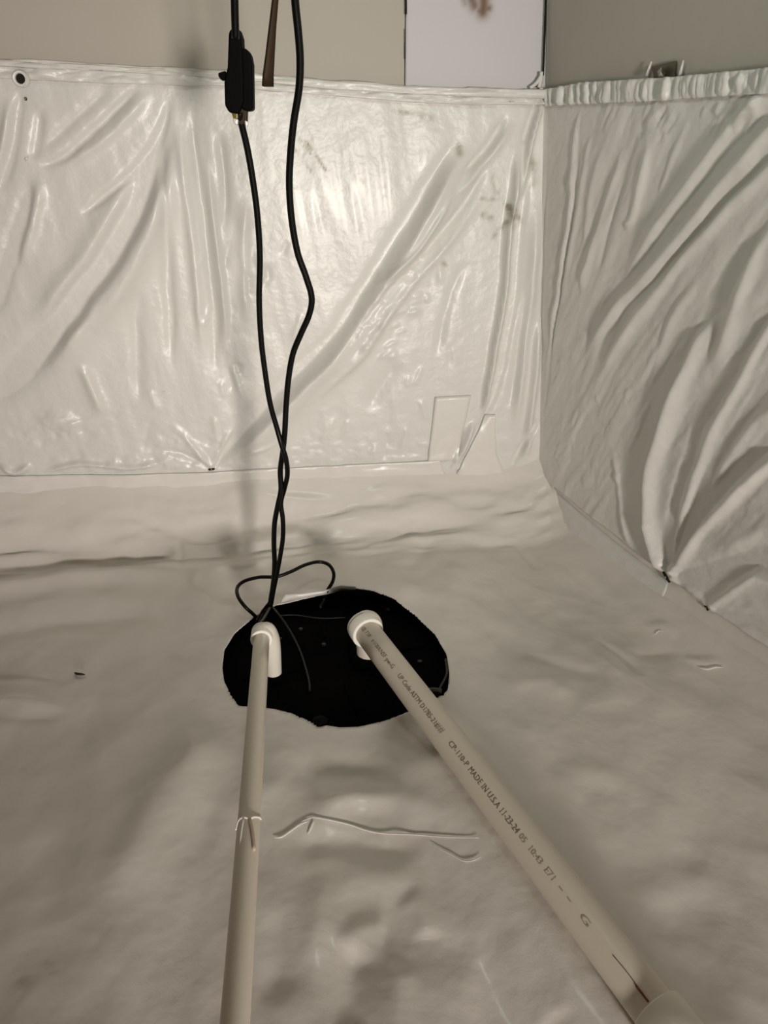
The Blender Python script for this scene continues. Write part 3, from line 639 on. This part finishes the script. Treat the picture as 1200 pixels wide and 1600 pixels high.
# coupling on the thick pipe at the bottom edge of the picture
P = B1+d1*0.012
lathe('coupling', P, d1, [(-.018, PR1), (-.018, .0312), (-.016, .0325), (.075, .0325), (.077, .0312), (.077, PR1)], M_PVCF, p1, 48)

# print on the thick pipe: flat letters wrapped round it
a_, u_, v_ = frame(d1)
toeye = EYE-(A1+B1)/2; toeye = unit(toeye-np.dot(toeye, d1)*d1)
side = np.cross(toeye, d1)                # letters' up
if side[0] < 0: side = -side
def along(px, py):   # parameter on the axis nearest to the ray
    r = unit(ray(px, py)); n = np.cross(r, np.cross(d1, r)); return float(np.dot(EYE-A1, n)/np.dot(d1, n))
def pipe_text(txt, p0, p1_, size, lift=0.0, m=M_INK):
    cu = bpy.data.curves.new('print', 'FONT'); cu.body = txt; cu.size = 1; cu.resolution_u = 2
    tmp = bpy.data.objects.new('tmp', cu); COL.objects.link(tmp); dg = bpy.context.evaluated_depsgraph_get()
    me = bpy.data.meshes.new_from_object(tmp.evaluated_get(dg)); bpy.data.objects.remove(tmp)
    n = len(me.vertices); c = np.empty(n*3); me.vertices.foreach_get('co', c); c = c.reshape(-1, 3)
    x0 = c[:, 0].min(); wd = c[:, 0].max()-x0; s0 = along(*p0); s1 = along(*p1_)
    x = s0+(c[:, 0]-x0)/wd*(s1-s0); y = (c[:, 1]-.33)*size+lift
    R_ = PR1+.00035; ang = y/R_
    P = A1+np.multiply.outer(x, d1)+np.multiply.outer(R_*np.cos(ang), toeye)+np.multiply.outer(R_*np.sin(ang), side)
    me.vertices.foreach_set('co', P.ravel()); me.update(); o = link('printed_lettering', me, m, p1, False); o['label'] = 'grey-brown lettering printed along the pipe'
pipe_text('100 PSI @ 73F', (563, 975), (587, 1008), .0105, -.001)
pipe_text('# 1120/B', (590, 1013), (601, 1030), .0105, -.001)
pipe_text('NSF pw-G', (602, 1031), (622, 1058), .0120, -.001)
pipe_text('UP Code ASTM D1785-21a', (632, 1068), (690, 1150), .0120, -.001)
pipe_text('CP-110-P', (709, 1176), (737, 1212), .0120, -.001)
pipe_text('MADE IN U.S.A', (740, 1217), (784, 1279), .0125, -.001)
pipe_text('11-23-24', (787, 1284), (814, 1318), .0125, -.001)
M_FAINT = mat('faint_ink', (.40, .34, .27), .6, .2)
pipe_text('05  10:43  E71', (817, 1323), (868, 1392), .0115, -.001, M_FAINT)
pipe_text('##', (691, 1145), (699, 1160), .0150, 0, M_FAINT)
pipe_text('- -', (876, 1405), (890, 1432), .014, 0, M_FAINT); pipe_text('G', (907, 1452), (917, 1470), .0110, -.001, M_FAINT)
def scar(pts, r, m, name):
    P = []
    for px, py, l in pts:
        s = along(px, py); an = l/PR1; P.append(A1+d1*s+PR1*(math.cos(an)*toeye+math.sin(an)*side))
    tube(name, catmull(P, 4), r, m, p1, 6)
scar([(953, 1517, 0), (975, 1548, .001), (990, 1575, .0005)], .0006, M_INK, 'pipe_scratch')
scar([(986, 1566, 0), (998, 1585, .000), (1005, 1592, 0)], .0014, M_PRIMER, 'primer_drip')
scar([(566, 977, -.001), (569, 984, -.001)], .0016, mat('pink_primer', (.45, .22, .17), .6, .2), 'primer_drip')

# ------------------------------------------------------------------ cords hanging from above
def yat(py): return float(np.interp(py, [-80, 0, 700, 945], [1.06, 1.08, 1.24, 1.33]))
def hang(L, dy=0): return catmull([at_y(x, y, yat(y)+(l[0] if l else 0)+dy) for x, y, *l in L], 8)
toplift = lambda x, Y: np.array([at_y(x, -60, Y)[0], Y, ZT])
pc = empty('pump_cord', at_y(378, 190, yat(190)), 'black pump cord with amber plug hanging from the connector, curving on the left', 'cord')
A = [(374, 176, -.004), (378, 196, -.002), (386, 230), (394, 275), (402, 335), (406, 400), (405, 470), (408, 530), (414, 580), (422, 630), (433, 670), (440, 695, -.006), (447, 718, -.008), (449, 742, -.002), (444, 765, .006),
     (439, 786, .008), (442, 812, .002), (442, 840, 0), (438, 868, -.004), (433, 895, 0), (428, 920, .0), (423, 948, .004)]
tube('cord', hang(A)+[at_z(412, 962, .03), at_z(405, 975, .0), at_z(402, 985, -.02)], .0046, M_CORD, pc, 14)
Yp = yat(170)
def blob(name, quad, Y, thick, m, parent, bev=.004):
    f = [at_y(x, y, Y-thick/2) for x, y in quad]; b = [at_y(x, y, Y+thick/2) for x, y in quad]; 
    f0 = [np.array(p) for p in f]; b0 = [np.array([p[0], Y+thick/2, p[2]]) for p in f0]; n = len(quad)
    fs = [tuple(range(n)), tuple(reversed(range(n, 2*n)))]+[(i, n+i, n+(i+1) % n, (i+1) % n) for i in range(n)]
    me = mesh_np(name, f0+b0, fs); bm = bmesh.new(); bm.from_mesh(me); bmesh.ops.recalc_face_normals(bm, faces=bm.faces); bm.to_mesh(me); bm.free()
    o = link(name, me, m, parent, False); bevel(o, bev, 3); return o
blob('plug_tip', [(360, 156), (371, 156), (372, 186), (366, 192), (362, 178)], Yp-.002, .012, M_YEL, pc, .002)
blob('plug_tip', [(371, 160), (386, 164), (385, 192), (376, 196), (371, 190)], Yp+.004, .014, M_BROWN, pc, .002)
blob('plug_collar', [(363, 184), (372, 186), (371, 196), (365, 194)], Yp-.004, .010, M_CLEAR, pc, .002)
blob('plug_collar', [(382, 188), (387, 190), (386, 198), (383, 196)], Yp-.004, .008, M_CLEAR, pc, .001)

ec = empty('extension_cord', at_y(372, 120, yat(120)), 'black supply cord ending in a thick moulded connector in front of the back wall hem', 'cord')
tube('cord', [toplift(363, 1.06)]+hang([(364, -60), (366, -20), (367, 20), (368, 60)]), .0048, M_CORD, ec, 14)
blob('connector_body', [(357, 50), (361, 44), (372, 43), (377, 58), (378, 76), (380, 120), (380, 160), (372, 178), (358, 176), (351, 165), (350, 128), (355, 105)], Yp, .026, M_PLUG, ec, .005)
blob('piggyback_plug', [(376, 74), (384, 75), (391, 84), (394, 100), (395, 172), (384, 174), (374, 168)], Yp+.004, .022, M_PLUG, ec, .004)
blob('connector_nub', [(340, 114), (352, 110), (352, 124), (346, 126), (341, 120)], Yp, .012, M_PLUG, ec, .002)

fc = empty('float_switch_cord', at_y(460, 20, yat(0)), 'black cord hanging right of the connector, bowing out at mid height', 'cord')
Bc = [(459, -60), (461, 0), (466, 50), (469, 95), (467, 140), (459, 190), (454, 240), (452, 290), (456, 345), (465, 395), (478, 432), (487, 465), (483, 492), (470, 522), (458, 552), (451, 590), (447, 635), (445, 675), (442, 705, .004), (438, 735, .006),
      (439, 765, 0), (434, 790, -.006), (429, 818, -.002), (428, 850, 0), (429, 880, .004), (427, 910, .002), (422, 942, 0)]
tube('cord', [toplift(458, 1.06)]+hang(Bc)+[at_z(412, 955, .035), at_z(404, 968, .005), at_z(400, 982, -.02)], .0050, M_CORD, fc, 14)
# loop of cord lying behind the lid
lp = catmull([at_z(x, y, z) for x, y, z in [(408, 975, -.02), (398, 962, .004), (383, 948, .028), (372, 932, .04), (371, 918, .045), (382, 908, .05), (405, 902, .055), (432, 901, .065), (455, 893, .07),
      (476, 883, .07), (497, 878, .065), (513, 882, .06), (521, 894, .05), (520, 908, .035), (512, 922, .018), (506, 936, -.01), (500, 950, -.018)]], 8)
lo = tube('cord_loop', lp, .0040, M_CORD, None, 12); tag(lo, 'slim black cord looping over the floor sheet behind the lid', 'cord')
wi = tube('thin_wire', catmull([at_z(x, y, z) for x, y, z in [(424, 946, .03), (434, 958, .012), (447, 976, .0), (460, 998, -.012), (470, 1020, -.014), (478, 1045, -.014), (483, 1065, -.015), (484, 1080, -.015)]], 6), .0022, M_WIRE, None, 8)
tag(wi, 'thin olive-black wire curving down across the middle of the lid', 'wire')
wi = tube('thin_wire', catmull([at_z(x, y, -.014) for x, y in [(436, 962), (462, 961), (500, 966), (540, 965)]], 6), .0009, mat('grey_thread', (.03, .03, .03), .5, .4), None, 6)
tag(wi, 'hair-thin grey wire lying straight across the back of the lid', 'wire')
wi = tube('thin_wire', catmull([at_z(x, y, z) for x, y, z in [(421, 950, .04), (416, 960, .05), (411, 968, .07), (405, 976, .08)]], 6), .0028, mat('brown_wire', (.05, .035, .02), .5, .4), None, 8)
tag(wi, 'short brown wire end touching the elbow of the thin pipe', 'wire')
# brown strap
L = [(433, -60, 2.2), (430, 0, 3.2), (426, 40, 4.0), (422, 85, 5.5), (419, 118, 7.0), (418.5, 135, 7.6)]
co = []; 
for x, y, hw in L:
    for sx in (-hw, hw): co.append(at_y(x+sx, y, yat(y)-.02+.001*sx))
n = len(L); top = [np.array([co[0][0], co[0][1], ZT]), np.array([co[1][0], co[1][1], ZT])]; co = top+co; n += 1
st_ = link('brown_strap', mesh_np('brown_strap', co, [(2*i, 2*i+1, 2*i+3, 2*i+2) for i in range(n-1)]), M_BROWN, None, True); solid(st_, .004, 0)
tag(st_, 'dark brown strap widening to a cut end, hanging between the two cords', 'strap')

# ------------------------------------------------------------------ strings and slivers of plastic
def fz(px, py, up=.002):   # a point on the crumpled floor sheet under this pixel
    z = 0.0
    for _ in range(6):
        P = at_z(px, py, z); z = float(FL.disp(np.array([P[0]]), np.array([P[1]]))[0])+up
    return at_z(px, py, z)
def strand(name, pts, r, label, cat, parent=None, m=M_TAPE, sq=.5):
    P = [fz(x, y, (l[0] if l else .002)) for x, y, *l in pts]; P = catmull(P, 6); n = len(P)
    rr = [r*min(1, .35+3*min(i, n-1-i)/n) for i in range(n)]
    o = tube(name, P, rr, m, parent, 8, True, sq)
    if label: tag(o, label, cat)
    return o
strand('plastic_strand', [(470, 1284), (482, 1279), (492, 1277), (515, 1281), (545, 1288), (572, 1297), (600, 1302), (650, 1304), (700, 1308), (748, 1309)], .0016, 'long thin white plastic edge lying on the floor sheet between the two pipes', 'strand')
strand('plastic_strand', [(674, 1318), (690, 1327), (708, 1336), (724, 1345), (740, 1344), (752, 1338)], .0012, 'short curved plastic strand beside the thick pipe, below the long one', 'strand')
strand('plastic_strand', [(428, 1309), (440, 1307), (455, 1297), (468, 1288), (482, 1283)], .0022, 'curled white plastic sliver at the left end of the long strand', 'strand')
strand('plastic_strand', [(490, 1282), (486, 1292), (481, 1303)], .0018, 'tiny upright white sliver under the left end of the long strand', 'strand')
strand('plastic_strand', [(1092, 1043), (1105, 1045), (1118, 1042), (1130, 1043)], .0032, 'bright white plastic sliver on the floor near the right picture edge', 'strand')
strand('plastic_strand', [(1023, 992), (1029, 986), (1036, 987)], .0018, 'small glossy plastic curl on the floor strip right of the lid', 'strand')
strand('plastic_strand', [(893, 785), (896, 791), (898, 796)], .0028, 'tiny bright plastic tip low on the right wall beside the corner', 'strand')
tw = strand('twig', [(116, 1051, .003), (122, 1053, .006), (133, 1054, .003)], .0024, 'small dark twig lying on the floor sheet left of the lid', 'twig', m=M_WIRE, sq=1)
# string tied round the thin pipe
def on_pipe(px, py, up=.001):
    r = unit(ray(px, py)); n = np.cross(r, np.cross(d2, r)); s = float(np.dot(EYE-A2, n)/np.dot(d2, n)); C = A2+d2*s
    te = unit(EYE-C-np.dot(EYE-C, d2)*d2); sd = unit(np.cross(te, d2)); sd = sd if sd[0] > 0 else -sd
    k = float(np.dot(C-EYE, FW)); 
    cpx = 600+F*float(np.dot(C-EYE, RT))/k; off_ = (px-cpx)*k/F; off_ = max(-.0155, min(.0155, off_))
    return C+sd*off_+te*(math.sqrt(max(0, .0146**2-off_**2))+up)
sg = empty('tie_string', on_pipe(395, 1292), 'pale plastic string knotted round the thin pipe with loose curled ends', 'string')
tube('string_band', catmull([on_pipe(411, 1281), on_pipe(404, 1285), on_pipe(396, 1290), on_pipe(389, 1294)], 5), .0013, M_TAPE, sg, 8)
kz = lambda x, y, up: on_pipe(392, y, .003)+(at_z(x, y, .1)-at_z(392, y, .1))*.95-[0, 0, up]
tube('string_end', catmull([on_pipe(389, 1294), kz(378, 1294, .0), kz(370, 1300, .0), kz(366, 1310, .004)], 5), .0012, M_TAPE, sg, 8)
tube('string_end', catmull([kz(379, 1296, 0), kz(375, 1315, .002), kz(372, 1341, .006)], 5), .0014, M_TAPE, sg, 8)
tube('string_end', catmull([on_pipe(389, 1296, .002), on_pipe(393, 1315, .002), on_pipe(396, 1342, .002)], 5), [.0022]*11, mat('beige_string', (.52, .42, .34), .5, .3), sg, 8)
